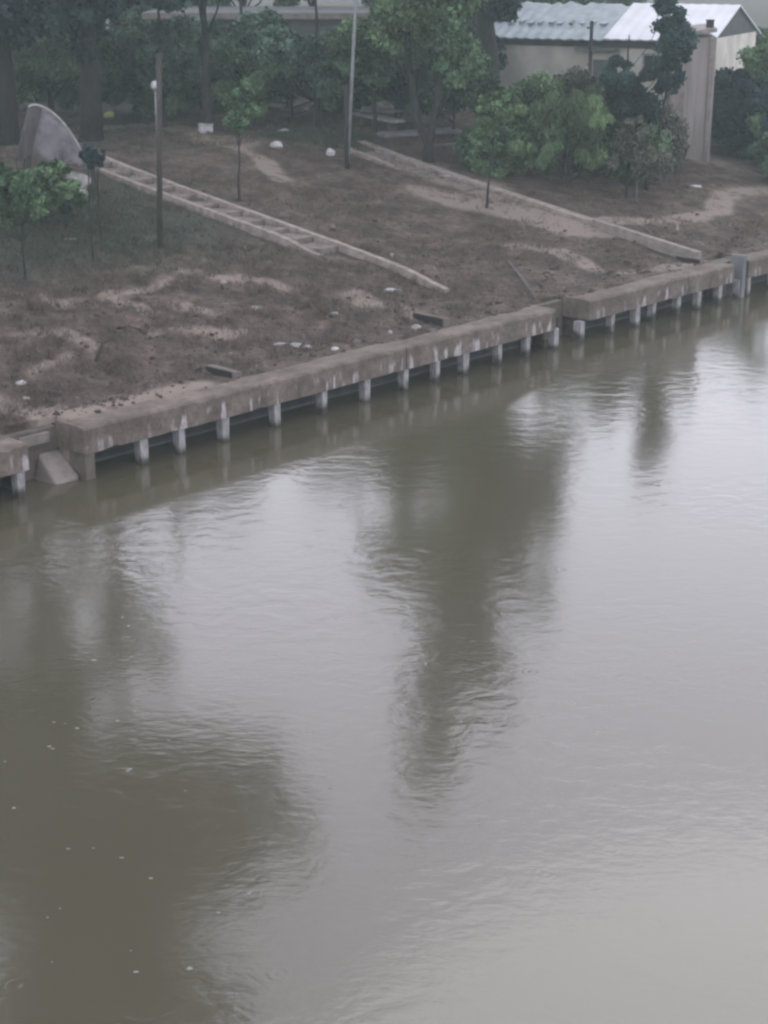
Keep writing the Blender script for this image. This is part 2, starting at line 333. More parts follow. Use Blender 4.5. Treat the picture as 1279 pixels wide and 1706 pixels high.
# ---------------- river wall: capping beams on piles ----------------
ANG = math.atan2(T.y, T.x)
def wl(t, s, z): return (t, s, z)
def river_wall(t0, t1, label, piles, back=(0, 0)):
    root = thing('river_wall', W(t0, 0, 0), label, 'river wall', 'concrete river wall sections along the bank', ANG)
    L = t1-t0; n = max(2, int(L/.09)); v = []; f = []
    for i in range(n+1):
        x = L*i/n; dz = .014*noise.noise(Vector((x*.5+t0, 0, 0))); ds = .02*noise.noise(Vector((x*.4+t0, 4, 0)))
        c_ = max(0, noise.noise(Vector((x*3.1+t0, 7, 0)))-.2)*.10+.008*random.random(); c2 = max(0, noise.noise(Vector((x*2.3+t0, 17, 0)))-.25)*.07
        if x < .02 or x > L-.02: c_ = c2 = .01
        for (s, z) in ((ds, .47+c2), (ds, .915-c_), (ds+.03+c_*.9, .95-c_*.15), (BW, .95), (BW, .47)): v.append((x, s, z+dz))
    for i in range(n):
        for j in range(5):
            j2 = (j+1) % 5; f.append((i*5+j, (i+1)*5+j, (i+1)*5+j2, i*5+j2))
    f.append((0, 1, 2, 3, 4)); f.append(tuple(n*5+j for j in (4, 3, 2, 1, 0)))
    b = mesh_obj('capping_beam', v, f, M['beam'], root)
    k = MB(); x = 4.2
    while x < L-1:
        k.box((x, -.006, .48), (x+.02, .012, .93)); x += 4.2
    if k.v: k.build('joint', M['dark_wall'], b)
    for pt in piles:
        q = MB(); x = pt-t0+random.gauss(0, .03); wd = .085*random.uniform(.8, 1.15); sk = random.gauss(0, .03)
        q.hexa([(x-wd*.6+sk, .06, -1.2), (x+wd*.6+sk, .06, -1.2), (x+wd*.6+sk, .22, -1.2), (x-wd*.6+sk, .22, -1.2), (x-wd, .05, .468), (x+wd, .05, .468), (x+wd, .24, .468), (x-wd, .24, .468)])
        q.build('pile', M['pile'], root, bevel=.012)
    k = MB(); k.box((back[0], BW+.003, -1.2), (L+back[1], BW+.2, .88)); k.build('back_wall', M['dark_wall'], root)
    return root
def tp(u): 
    # pile bearing u met with the pile line at water level
    lo, hi = -20, 60
    for _ in range(50):
        mid = (lo+hi)/2; p = W(mid, .1, 0); z = p.y*cp+(CAM_H-p.z)*sp_
        if p.x/z*FPX+639.5 < u: lo = mid
        else: hi = mid
    return lo
g0 = (t_b0[1]+t_b1[0])/2
river_wall(*t_b0, 'short end of stained river wall cut off by the left edge', [tp(32), tp(-30), tp(-100)])
river_wall(*t_b1, 'longest river wall section, pale lime streaks on its face, between the two drain gaps', [tp(u) for u in (236, 300, 380, 459, 539, 610, 674, 728, 771, 829, 877, 926)])
river_wall(*t_b2, 'shorter river wall section below the far staircase', [tp(u) for u in (1018, 1060, 1085, 1127, 1161, 1197, 1228)])
river_wall(*t_b3, 'farthest river wall section beyond the narrow post at the right edge', [t_b3[0]+.15+1.3*i for i in range(18)])
# gaps: outlets
def outlet(a, b, label, kind):
    root = thing('drain_outlet', W(a, .3, 0), label, 'drain outlet', 'drain outlets between the wall sections', ANG)
    L = b-a; k = MB()
    k.box((.01, BW-.3-.02, -1), (L-.01, BW-.3+.2-.003, .86)); k.build('back_panel', M['concrete'], root)
    if kind == 'wide':
        q = MB(); q.hexa([(L-.60, -.15, -.6), (L-.02, -.15, -.6), (L-.02, .45, -.6), (L-.72, .45, -.6), (L-.50, -.12, -.03), (L-.02, -.12, .08), (L-.02, .45, .44), (L-.45, .45, .44)])
        q.build('apron', M['pale_concrete'], root, bevel=.035)
        q = MB(); q.box((.35, .42, .62), (L-.2, .49, .80)); q.build('ledge', M['pale_concrete'], root)
    else:
        q = MB(); q.box((L-.22, -.2, -1), (L-.03, .0, .45)); q.build('side_pier', M['pile'], root, bevel=.01)
        q = MB(); q.box((.1, .40, .2), (L-.3, .47, .5)); q.build('mouth_shade_block', M['black'], root)  # black block in place of a hole, painted as the shade inside it
    return root
outlet(t_b0[1], t_b1[0], 'wide drain gap with sloping pale apron near the left edge', 'wide')
outlet(t_b1[1], t_b2[0], 'narrow drain gap with a white pier between the two long wall sections', 'narrow')
o = thing('gap_panel', W(t_b2[1], .3, 0), 'grey concrete panel filling the last gap in the river wall, by the narrow post', 'panel', rz=ANG)
k = MB(); k.box((.01, .1, -1), (.74, .5, .93)); k.build('panel', M['concrete'], o)
k = MB(); k.box((.42, -.32, -1), (.58, .08, 1.12)); k.build('post', M['slab'], o, bevel=.01)

# end pier under the long section's corner
q = MB(); q.box((.02, .0, -1.0), (.22, .45, .466)); pr = q.build('corner_pier', M['concrete']); pr.location = W(0, .02, 0); pr.rotation_euler = (0, 0, ANG)
tag(pr, 'grey corner pier under the left end of the longest wall section', 'pier')

# drain boxes on the berm
def drain_box(u, v, label, sc_=1.0):
    p = G(u, v); t, s = ts(p.x, p.y); s = max(s, 1.0)
    root = thing('drain_box', W(t, s, height(t, s)-.13), label, 'drain box', 'open concrete drain boxes behind the wall', ANG+R(8))
    a = .36*sc_; hh = .26*sc_
    k = MB(); k.hexa([(0, -a, -.3), (.22, -a, -.3), (.22, a, -.3), (0, a, -.3), (0, -a, hh), (.26, -a, hh*.8), (.26, a, hh), (0, a, hh*1.15)]); k.build('headwall', M['concrete'], root, bevel=.015)
    q = MB(); q.add([(-.006, -a+.03, .0), (-.006, a-.02, hh*.75), (-.006, a-.02, hh*1.05), (-.006, -a+.03, hh*.93)], [(0, 3, 2, 1)]); q.build('hollow_shade_panel', M['black'], root)  # black panel on the solid headwall paints the hollow's shade
    q = MB(); q.hexa([(-.75*sc_, a-.1, -.1), (-.007, -a+.05, -.1), (-.007, a, -.1), (-.75*sc_, a, -.1), (-.75*sc_, a-.1, .05), (-.007, -a+.05, .06), (-.007, a, .14), (-.75*sc_, a, .09)]); q.build('drain_floor', M['dark_wall'], root)
    return root
drain_box(388, 634, 'dark open drain box beside the nearer end of the long wall, below the mud mound')
drain_box(738, 556, 'dark open drain box behind the middle of the long wall, under the near staircase', 1.15)
drain_box(1163, 440, 'dark open drain box at the foot of the far staircase', 1.0)

# ---------------- staircases ----------------
def stair(top, bot, label, wid, left_to, n_steps, sink=0.0, hgt=.14, step_from=0, rw=.17):
    a = G(*bot); b = G(*top); a.z = 0; b.z = 0
    L = (b-a).length; d = (b-a).normalized(); side = Vector((-d.y, d.x, 0))       # side points to the near rail
    if side.dot(T) > 0: side = -side
    root = thing('staircase', (a.x, a.y, 0), label, 'staircase', 'concrete staircases down the bank')
    def gz(l, o=0): p = a+d*l+side*o; return HZ(p.x, p.y)
    zs = [min(gz(L*i/40, o) for o in (0,)) for i in range(41)]
    co = np.polyfit(np.linspace(0, L, 41), zs, 3)
    def Z(l): return float(np.polyval(co, l))+.06
    def loc(l, o, z): p = d*l+side*o; return (p.x, p.y, z)
    def rail(o, l0, l1, wd, h):
        v = []; f = []; n = max(3, int((l1-l0)/.5))
        for i in range(n+1):
            l = l0+(l1-l0)*i/n; z = Z(l)+.012*noise.noise(Vector((l, o, 3)))-.12*(1-sstep(0, 1.5, l-l0)); e = .012*noise.noise(Vector((l*1.3, o, 8)))
            v += [loc(l, o-wd/2+e, z-.45), loc(l, o-wd/2+e, z+h), loc(l, o+wd/2+e, z+h), loc(l, o+wd/2+e, z-.45)]
        for i in range(n):
            for j in range(4): j2 = (j+1) % 4; f.append((i*4+j, (i+1)*4+j, (i+1)*4+j2, i*4+j2))
        f += [(0, 1, 2, 3), (n*4+3, n*4+2, n*4+1, n*4)]
        r = mesh_obj('side_rail', v, f, M['rail'], root)
        bm = bmesh.new(); bm.from_mesh(r.data); bmesh.ops.recalc_face_normals(bm, faces=bm.faces); bm.to_mesh(r.data)
        return r
    rail(0, 0, L, rw, hgt)
    rail(wid, L*left_to, L, .17, hgt*.8)
    st = L/n_steps
    for i in range(n_steps):
        l0 = i*st
        if l0 < L*step_from: continue
        zt = Z(l0+st)-.02-.02*random.random()-sink*random.random()
        q = MB(); q.hexa([loc(l0, .09, zt-.4), loc(l0+st*.98, .09, zt-.4), loc(l0+st*.98, wid-.09, zt-.4), loc(l0, wid-.09, zt-.4),
                          loc(l0, .09, zt), loc(l0+st*.98, .09, zt), loc(l0+st*.98, wid-.09, zt), loc(l0, wid-.09, zt)])
        o = q.build('step', M['step'], root, bevel=.015)
        bm = bmesh.new(); bm.from_mesh(o.data); bmesh.ops.recalc_face_normals(bm, faces=bm.faces); bm.to_mesh(o.data)
    return root
stair((158, 268), (745, 489), 'near concrete staircase with two pale side rails and clear steps',   .85, .26, 15, step_from=.24)
stair((600, 240), (1168, 432), 'far half buried concrete staircase with a long pale rail', 1.0, .75, 15, hgt=.05, sink=.25, step_from=.6, rw=.34)
# short exposed low wall beside the far stairs
a = G(985, 378); b = G(1160, 437)
dd = Vector((b.x-a.x, b.y-a.y, 0)); q = MB(); LL = dd.length
v = []
z0, z1 = a.z, b.z
q.hexa([(0, 0, z0-.4), (LL, 0, z1-.4), (LL, .2, z1-.4), (0, .2, z0-.4), (0, 0, z0+.20), (LL, 0, z1+.26), (LL, .2, z1+.26), (0, .2, z0+.20)])
lw = q.build('low_wall', M['pale_concrete'], bevel=.015); lw.location = (a.x, a.y, 0); lw.rotation_euler = (0, 0, math.atan2(dd.y, dd.x))
tag(lw, 'low sloping concrete wall along the foot of the far staircase', 'low wall')

# ---------------- trees ----------------
def leaves(cl, n, size, aspect=1.6, droop=0, flat=.8):
    cl = np.array(cl); k = len(cl); wgt = cl[:, 3]**2.2; idx = rng.choice(k, n, p=wgt/wgt.sum())
    d = rng.normal(size=(n, 3)); d /= np.linalg.norm(d, axis=1)[:, None]
    r = cl[idx, 3]*rng.random(n)**.45*(1+.18*rng.normal(size=n))
    r *= 1+.22*np.abs(rng.normal(size=n)); p = cl[idx, :3]+d*r[:, None]*np.array([1, 1, flat])
    if droop: p[:, 2] -= droop*rng.random(n)**2*cl[idx, 3]
    a = rng.normal(size=(n, 3)); 
    if droop: a = a*.35+np.array([0, 0, -1])
    else: a = a+d*.6
    a /= np.linalg.norm(a, axis=1)[:, None]
    b = np.cross(a, rng.normal(size=(n, 3))); b /= np.linalg.norm(b, axis=1)[:, None]
    sz = size*(.6+.8*rng.random(n))
    a *= (sz*aspect/2)[:, None]; b *= (sz/2)[:, None]
    V = np.empty((n, 4, 3)); V[:, 0] = p-a; V[:, 1] = p+b*1.0; V[:, 2] = p+a; V[:, 3] = p-b
    tone = (.4+1.25*rng.random(k))[idx]*(.75+.5*rng.random(n))
    return V.reshape(-1, 3), np.repeat(tone, 4)
def leaf_obj(name, V, tone, m, parent):
    nq = len(V)//4; me = bpy.data.meshes.new(name)
    me.vertices.add(len(V)); me.vertices.foreach_set('co', V.astype(np.float32).ravel())
    me.loops.add(nq*4); me.loops.foreach_set('vertex_index', np.arange(nq*4, dtype=np.int32))
    me.polygons.add(nq); me.polygons.foreach_set('loop_start', np.arange(0, nq*4, 4, dtype=np.int32)); 
    me.update(calc_edges=True); me.validate()
    a = me.attributes.new('tone', 'FLOAT_COLOR', 'POINT')
    c = np.ones((len(V), 4), np.float32); c[:, :3] = tone[:, None]; a.data.foreach_set('color', c.ravel())
    me.materials.append(m)
    return link(bpy.data.objects.new(name, me), parent)
def tree(name, label, base, clumps, nleaf, size, leaf='leaf_mid', bark='bark', tr=.15, th=None, lean=(0, 0), aspect=1.6, droop=0, group=None, stems=1, limbs=True, cat='tree'):
    """clumps in metres relative to base: (dx, dy, z, r)"""
    root = thing(name, base, label, cat, group)
    top = max(c[2] for c in clumps); th = th or top
    k = MB()
    for s in range(stems):
        ox = (s-(stems-1)/2)*1.5; n = 9
        pts = [(lean[0]*(i/n)**1.3+ox*min(1, (i/n)**.8*1.4 if i > 1 else 0)*(.6 if s else 1)+.02*math.sin(i*2.1+s)*th*.2, lean[1]*i/n+.02*math.cos(i*1.7)*th*.1, -.15+(th+.15)*i/n) for i in range(n+1)]
        k.tube(pts, [tr*(1.25 if i == 0 else 1)*(1-.78*i/n) for i in range(n+1)], 8)
        if limbs:
            for c in clumps[s::stems]:
                f = min(.92, max(.18, (c[2]-c[3]*.6)/th*.75)); i = f*n; a = Vector(pts[int(i)]); b = Vector(c[:3])
                m_ = a.lerp(b, .5)+Vector((0, 0, -.12*(b-a).length)); r0 = max(.012, tr*.45*(1-.7*f))
                k.tube([a, m_, b], [r0, r0*.7, r0*.25], 5)
    k.build('trunk', M[bark], root, smooth=True)
    sub = []
    for c in clumps:
        m_ = 11 if c[3] > .5 else 5
        for _ in range(m_):
            d = Vector((random.gauss(0, 1), random.gauss(0, 1), random.gauss(0, 1))).normalized()*c[3]*.75
            sub.append((c[0]+d.x, c[1]+d.y, c[2]+d.z*.8, c[3]*random.uniform(.18, .5)))
    V, tone = leaves(sub, int(nleaf*3.0), size*.60, aspect, droop)
    leaf_obj('crown', V, tone, M[leaf], root)
    return root
def blob(cx, cz, rx, rz, n, r0=.9, ry=None, cy=0):
    o = []
    for _ in range(n):
        while 1:
            a, b, c = random.uniform(-1, 1), random.uniform(-1, 1), random.uniform(-1, 1)
            if a*a+b*b+c*c < 1: break
        o.append((cx+a*rx, cy+b*(ry or rx), cz+c*rz, r0*random.uniform(.7, 1.3)))
    return o
def at(X, Y): return Vector((X, Y, HZ(X, Y)))
# tall trees whose crowns mostly stand above the picture
tree('tall_tree', 'thick dark trunk standing at the left edge under a dark crown', at(-11.6, 52.5),
     blob(-.6, 5.6, 3.0, 1.6, 12, 1.0)+blob(.6, 4.5, 2.6, .8, 14, .8, 1, -2.5)+blob(.0, 10.5, 2.6, 4, 11, 1.0)+blob(.6, 18, 4.0, 4.5, 22, 1.7)+blob(-2.6, 16, 2.6, 5, 14, 1.5)+blob(1.6, 25.5, 3.6, 3.4, 14, 1.6), 56000, .26, 'leaf_dark', tr=.36, th=20, limbs=False, group='tall trees on the bank top')
tree('tall_tree', 'tallest dark tree with a broad trunk right of the grey draped sheet', at(-9.15, 53.5),
     blob(.6, 5.2, 2.6, 1.3, 12, .9)+blob(-.6, 10, 1.5, 4, 10, .8)+blob(.2, 18.5, 3.0, 3.6, 24, 1.4)+blob(3.0, 17.8, 2.8, 3.2, 16, .95)+blob(.9, 24.5, 3.4, 3.6, 14, 1.4)+blob(.4, 4.5, 3.0, .8, 18, .8, 1, -2.5)+[(-.1, 0, 4.0, .9), (0, .2, 3.1, .6), (.1, -.3, 2.4, .45)], 56000, .26, 'leaf_dark', tr=.32, th=21, limbs=False, group='tall trees on the bank top')
tree('tall_tree', 'slim dark tree standing just behind the white box', at(-5.7, 55.5),
     blob(.1, 5.4, 1.0, .5, 8, .5), 9000, .2, 'leaf_dark', tr=.17, th=6.8, group='tall trees on the bank top')
tree('tall_tree', 'dark tall tree with bluish crown at the left end of the long house', at(3.75, 61),
     blob(.0, 4.6, 1.0, 1.6, 5, .8)+blob(.3, 6.4, 4.2, 1.6, 18, 1.1)+blob(.6, 10, 2.9, 2, 13, 1.1)+blob(-1.0, 14, 1.7, 2.6, 9, 1.0)+blob(-1.9, 18.3, .8, 2.4, 6, .8), 46000, .24, 'leaf_dark', tr=.36, th=17, lean=(-1.6, 0), limbs=False, group='tall trees on the bank top')
G2 = 'leafy trees on the bank top'
tree('leafy_tree', 'soft green tree hanging above the near end of the platform slab', at(-.3, 55.5), blob(0, 2.7, 1.2, .7, 12, .6), 20000, .14, 'leaf_mid', tr=.07, th=4.6, group=G2)
tree('leafy_tree', 'broad grey green tree with dark stem left of the tall thin pole', at(-2.2, 57),
     blob(-.3, 2.4, 1.6, .7, 12, .6)+blob(-1.6, 2.0, 1.0, .6, 4, .5), 22000, .17, 'leaf_blue', tr=.13, th=4.5, group=G2)
tree('leafy_tree', 'green tree with two dark forking stems beside the grey slabs', at(1.35, 52.5),
     blob(.1, 3.4, 1.6, 1.0, 9, .7)+blob(-.2, 5.0, 1.7, 1.3, 10, .8)+blob(.2, 7.6, 1.6, 1.6, 8, .8), 19000, .17, 'leaf_mid', tr=.16, th=6, stems=2, group=G2)
tree('leafy_tree', 'pale green wispy tree behind the leaning pole', at(-7.4, 57.5),
     blob(0, 2.3, 1.5, .8, 11, .6), 20000, .17, 'leaf_blue', tr=.12, th=4.5, group=G2)
tree('leafy_tree', 'light green bush tree between the two thick left trunks', at(-11.2, 58),
     blob(0, 2.8, 1.8, 1.5, 9, .8), 18000, .17, 'leaf_mid', tr=.12, th=4, group=G2)
tree('leafy_tree', 'soft green tree left of the broad grey green one, behind the slope sapling', at(-4.9, 60),
     blob(0, 2.3, 1.6, .8, 11, .6), 20000, .17, 'leaf_blue', tr=.13, th=4.5, group=G2)
tree('willow_tree', 'bright green drooping bush tree in front of the long house', at(5.5, 51.3),
     blob(0, 2.2, 1.15, .5, 14, .45)+blob(0, 1.2, 1.25, .6, 12, .35), 15000, .075, 'leaf_bright', tr=.08, th=2.2, aspect=3, droop=1.0, group=G2)
tree('leafy_tree', 'small mid green tree left of the bright drooping one', at(4.0, 54),
     blob(0, 1.7, 1.1, .9, 11, .5), 16000, .12, 'leaf_mid', tr=.07, th=1.8, group=G2)
tree('leafy_tree', 'dark narrow tree in front of the junction of the two roofs', at(8.1, 52.3),
     blob(.5, 4.0, .32, 1.1, 10, .4)+blob(-.75, 3.0, .8, .8, 11, .42)+blob(.45, 5.2, .2, .5, 3, .35), 20000, .12, 'leaf_dark', tr=.08, th=4.6, stems=2, group=G2)
tree('leafy_tree', 'feathery dry bush under the dark narrow tree', at(7.3, 51),
     blob(0, 1.3, .8, .8, 6, .45), 7000, .12, 'leaf_dry', tr=.05, th=1.5, group=G2)
for i, (X, Y, rx, hh, lf, lab) in enumerate([
    (13.4, 56, 1.5, 1.5, 'leaf_mid', 'rounded green bush at the right edge above the dirt path'),
    (12.4, 61, 1.2, 2.4, 'leaf_dark', 'dark bush right against the end of the pinkish wall'),
    (13.9, 60.5, 1.5, 4.4, 'leaf_mid', 'big green bush below the dark gable'),
    (14.6, 54.0, 1.0, .9, 'leaf_bright', 'small light green bush low at the right edge')]):
    tree('bush', lab, at(X, Y), blob(0, hh*.55, rx, hh*.5, 9, .6), 14000, .14, lf, tr=.07, th=hh, group='bushes by the house', cat='bush')
# trees filling the distance, each its own crown
bgl = ['leftmost', 'second from left', 'third from left', 'fourth from left', 'fifth from left', 'sixth from left', 'seventh from left', 'eighth from left', 'ninth from left', 'tenth from left', 'eleventh from left']
for i, (X, Y, rx, hh) in enumerate([(-17, 74, 2.6, 7), (-14, 68, 2.2, 5.4), (-12.4, 80, 3.0, 8), (-9.5, 79, 2.8, 14), (-6.4, 80, 2.8, 15), (-3.2, 81, 2.8, 15.5), (-.2, 79, 2.8, 15), (2.4, 76, 2.4, 10.5), (4.6, 88, 3, 9), (8.6, 90, 3, 6.8), (12.4, 92, 3, 6.5)]):
    tree('distant_tree', '%s tree of the hazy far row behind shed and house' % bgl[i], at(X, Y), blob(0, hh*.55, rx, hh*.42, 10 if hh < 10 else 24, 1.1), 11000 if hh < 10 else 24000, .28,
         ('leaf_blue', 'leaf_mid')[i % 2], tr=.15, th=hh*.8, group='hazy trees in the far row')
for i, (X, Y, rx, hh, lab) in enumerate([(-13.2, 62, 1.6, 2.6, 'grey green shrub behind the thick left edge trunk'), (-8.6, 62, 1.6, 2.6, 'low shrub beside the yellow scrap'), (-6.4, 66, 1.6, 2.8, 'low shrub right of the leaning pole on the bank top'),
     (-3.6, 64, 1.8, 2.6, 'low shrub below the shed roof edge'), (-.6, 62, 1.5, 2.4, 'low shrub behind the tall thin pole'), (3.2, 66, 1.4, 2.4, 'low shrub left of the long house wall'), (17, 72, 2.5, 3.2, 'hazy shrub beyond the right end of the house')]):
    tree('shrub', lab, at(X, Y), blob(0, hh*.5, rx, hh*.5, 8, .7), 10000, .18, ('leaf_blue', 'leaf_mid', 'leaf_dark')[i % 3], tr=.06, th=hh, group='shrubs on the bank top', cat='shrub')
for i, (X, Y, rx, hh, lf, lab) in enumerate([
    (-12.6, 57, 1.5, 2.6, 'leaf_mid', 'light green shrub between the two thick trunks, low on the left'),
    (-10.5, 62, 1.8, 4.0, 'leaf_blue', 'tall pale green shrub behind the draped sheet'),
    (-7.9, 60, 1.4, 3.2, 'leaf_mid', 'pale shrub just right of the tallest trunk'),
    (-6.7, 63, 1.5, 2.8, 'leaf_blue', 'blue green shrub directly behind the garden lamp'),
    (-4.6, 57.5, 1.4, 3.0, 'leaf_mid', 'green shrub right of the slim trunk with the white box'),
    (-3.2, 60, 1.5, 2.6, 'leaf_mid', 'green shrub above the bag on the slope top'),
    (-1.6, 62, 1.4, 2.7, 'leaf_blue', 'dull shrub left of the tall thin pole'),
    (.4, 58, 1.2, 2.6, 'leaf_dark', 'dark shrub behind the wide platform slab'),
    (2.3, 56.5, 1.3, 3.0, 'leaf_mid', 'green shrub right of the forked tree'),
    (3.7, 52.6, .8, 1.3, 'leaf_mid', 'green shrub beside the topped sapling on the ledge'),
    (6.3, 54.5, .7, 2.9, 'leaf_dry', 'brownish shrub before the cream wall of the house'),
    (7.3, 53.5, 1.1, 1.7, 'leaf_mid', 'green shrub right of the bright drooping tree'),
    (8.9, 56, 1.1, 1.6, 'leaf_dry', 'grey twiggy shrub left of the pinkish wall block'),
    (12.6, 58.6, 1.1, 3.4, 'leaf_dark', 'dark shrub hiding the right corner of the pinkish wall block'),
    (14.0, 58.5, 1.3, 2.8, 'leaf_mid', 'green shrub cut off by the right edge beside the path')]):
    tree('shrub', lab, at(X, Y), blob(0, hh*.5, rx, hh*.42, 12, .6), 13000, .14, lf, tr=.06, th=hh*.8, group='shrubs on the bank top', cat='shrub')
# saplings on the slope
def sapling(u, v, hh, clumps, label, nleaf=900, leaf='leaf_mid', tr=.03, lean=(0, 0), size=.11, bark='bark', **kw):
    return tree('sapling', label, G(u, v), clumps, nleaf, size, leaf, bark, tr=tr, th=hh, lean=lean, group='young saplings on the slope', limbs=True, cat='sapling', **kw)
sapling(810, 346, 2.6, blob(.2, 2.5, .75, .55, 9, .33), 'green topped sapling on the pale ledge of the far staircase', 7000, 'leaf_bright', .045, (.25, 0))
sapling(398, 335, 2.6, blob(.05, 2.5, .4, .5, 6, .25), 'thin stemmed sapling above the near staircase', 1500, 'leaf_mid', .04, (.1, 0))
sapling(42, 466, 2.8, blob(-.3, 2.0, .95, .8, 15, .3), 'leafy sapling nearest the left edge', 7000, 'leaf_mid', .035)
sapling(155, 436, 2.5, blob(.1, 2.5, .2, .4, 4, .15), 'bare thin sapling in front of the grey draped sheet', 260, 'leaf_dark', .03)
sapling(168, 398, 2.0, blob(0, 1.9, .2, .3, 3, .15), 'short bare sapling just behind the other by the draped sheet', 150, 'leaf_dark', .035)
sapling(78, 380, 1.6, blob(0, .95, .9, .6, 12, .28), 'low green leafy sapling under the draped sheet', 7000, 'leaf_mid', .03)
sapling(1060, 335, 2.2, blob(.0, 2.2, .3, .4, 4, .2), 'sparse sapling above the far staircase foot', 500, 'leaf_dry', .025, bark='pale_bark')

# ---------------- poles ----------------
def pole(u, v, h, r, lean, label, m='wood', name='pole', parts=None):
    b = G(u, v); root = thing(name, b, label, 'pole')
    k = MB(); k.tube([(0, 0, -.2), (lean[0]*.5, lean[1]*.5, h*.5), (lean[0], lean[1], h)], [r, r*.95, r*.85], 10); k.build('shaft', M[m], root, smooth=True)
    return root
pole(266, 415, 4.5, .07, (.16, .1), 'thick leaning wooden pole in front of the near staircase')
r_ = pole(578, 281, 7.5, .055, (.45, 0), 'tall thin grey pole rising out of the picture by the slabs', 'metal')
k = MB(); k.tube([(0, 0, -.1), (0, 0, 2.4)], .075, 10); k.build('dark_sleeve', M['bark'], r_, smooth=True)
k = MB(); k.box((-.12, -.05, 4.9), (.12, .05, 5.2)); k.build('bracket', M['metal'], r_, bevel=.01)
r_ = thing('house_pole', at(6.95, 58.5), 'thin dark pole standing before the long house wall', 'pole')
k = MB(); k.tube([(0, 0, -.1), (0, 0, 4.0)], .06, 8); k.build('shaft', M['bark'], r_, smooth=True)
k = MB(); k.box((-.16, -.04, 3.75), (.04, .04, 3.80)); k.build('crossarm', M['bark'], r_)
# garden lamp behind leaning pole
b = G(263, 262); r_ = thing('garden_lamp', b, 'thin post with a small white lamp head left of the leaning pole', 'lamp')
k = MB(); k.tube([(0, 0, -.1), (0, 0, 1.9)], .022, 8); k.build('post', M['metal'], r_, smooth=True)
k = MB(); k.tube([(0, 0, 1.88), (0, 0, 1.93), (0, 0, 2.05), (0, 0, 2.12)], [.05, .11, .11, .06], 12); k.build('lamp_head', M['white'], r_, smooth=True)

# ---------------- grey draped sheet ----------------
def draped():
    b = G(100, 322); r_ = thing('draped_sheet', b, 'grey plastic sheet arched over bent canes on the upper left bank', 'plastic sheet')
    # the hooped spine runs left to right; the sheet hangs from it on both sides
    prof = [(-.80, 1.75), (-.74, 2.02), (-.6, 2.2), (-.35, 2.18), (-.05, 2.0), (.22, 1.72), (.44, 1.38), (.62, 1.05), (.78, .72)]
    v = []; f = []; nr = 28; nc = 22; 
    def pr(x):
        x = x*(len(prof)-1); i = min(int(x), len(prof)-2); k = x-i
        p0 = prof[max(i-1, 0)]; p1 = prof[i]; p2 = prof[i+1]; p3 = prof[min(i+2, len(prof)-1)]
        def cr(a, b, c, d): return .5*((2*b)+(-a+c)*k+(2*a-5*b+4*c-d)*k*k+(-a+3*b-3*c+d)*k**3)
        return cr(p0[0], p1[0], p2[0], p3[0]), cr(p0[1], p1[1], p2[1], p3[1])
    for i in range(nr+1):
        a = i/nr; x, z = pr(a)
        for j in range(nc+1):
            q = j/nc*2-1; fold = .08*math.sin(a*17+q*3)*abs(q)+.07*math.sin(a*38+q*4)*abs(q)
            drop = (abs(q)**1.5)*max(.12, min(1.15, z-(.80+.5*max(0, .55-a)))+.10*math.sin(a*13)); yy = q*(.75+.2*math.sin(a*5))
            v.append((x-.12*abs(q)*a+fold*.6, yy+fold, z-drop))
    for i in range(nr):
        for j in range(nc): k0 = i*(nc+1)+j; f.append((k0, k0+1, k0+nc+2, k0+nc+1))
    h_ = [q for q in f if q[0]//(nc+1) < 11]; g_ = [q for q in f if q[0]//(nc+1) >= 11]
    def sub_(n_, ff, m_):
        us = sorted({i for q in ff for i in q}); mp = {i: k for k, i in enumerate(us)}
        return mesh_obj(n_, [v[i] for i in us], [tuple(mp[i] for i in q) for q in ff], m_, r_, smooth=True)
    ol = sub_('brown_lining', h_, M['brown_sheet']); o = sub_('sheet', g_, M['sheet']); md = o.modifiers.new('thick', 'SOLIDIFY'); md.thickness = .012
    k = MB(); k.tube([(pr(i/20)[0], 0, pr(i/20)[1]+.03) for i in range(4, 21)], .035, 8); k.build('pale_spine', M['offwhite'], r_, smooth=True)
    for s in (-.5, .0, .45):
        k = MB(); k.tube([(-.9, s, -.1), (-.75, s*.7, 1.2), (-.4, 0, 2.2)], .02, 6); k.build('cane', M['bark'], r_, smooth=True)
    for s in (-.3, .3):
        k = MB(); k.tube([(.95, s-.1, -.6), (.93, s, .0), (.85, s*.3, .8)], .02, 6); k.build('cane', M['bark'], r_, smooth=True)
    return b
b = draped()
def crumple(name, loc, size, m, label, cat, group=None, seed=0, rz=0, sub=2, amp=.35):
    bm = bmesh.new(); bmesh.ops.create_icosphere(bm, subdivisions=sub, radius=.5)
    for v in bm.verts:
        n_ = noise.noise(v.co*3.1+Vector((seed*7.3, 0, 0))); v.co *= 1+amp*n_*1.4
        v.co.x *= size[0]; v.co.y *= size[1]; v.co.z = max(v.co.z, -.28)*size[2]
    me = bpy.data.meshes.new(name); bm.to_mesh(me); bm.free(); me.materials.append(m)
    o = link(bpy.data.objects.new(name, me)); o.location = (loc[0], loc[1], loc[2]+.22*size[2]); o.rotation_euler = (0, 0, rz)
    return tag(o, label, cat, group)
k = G(118, 330)
crumple('torn_sheet', (k.x, k.y, k.z+.1), (1.0, .6, .62), M['offwhite'], 'crumpled dirty white sheet heap at the foot of the draped grey sheet', 'sheet heap', seed=3, sub=4, amp=.5)

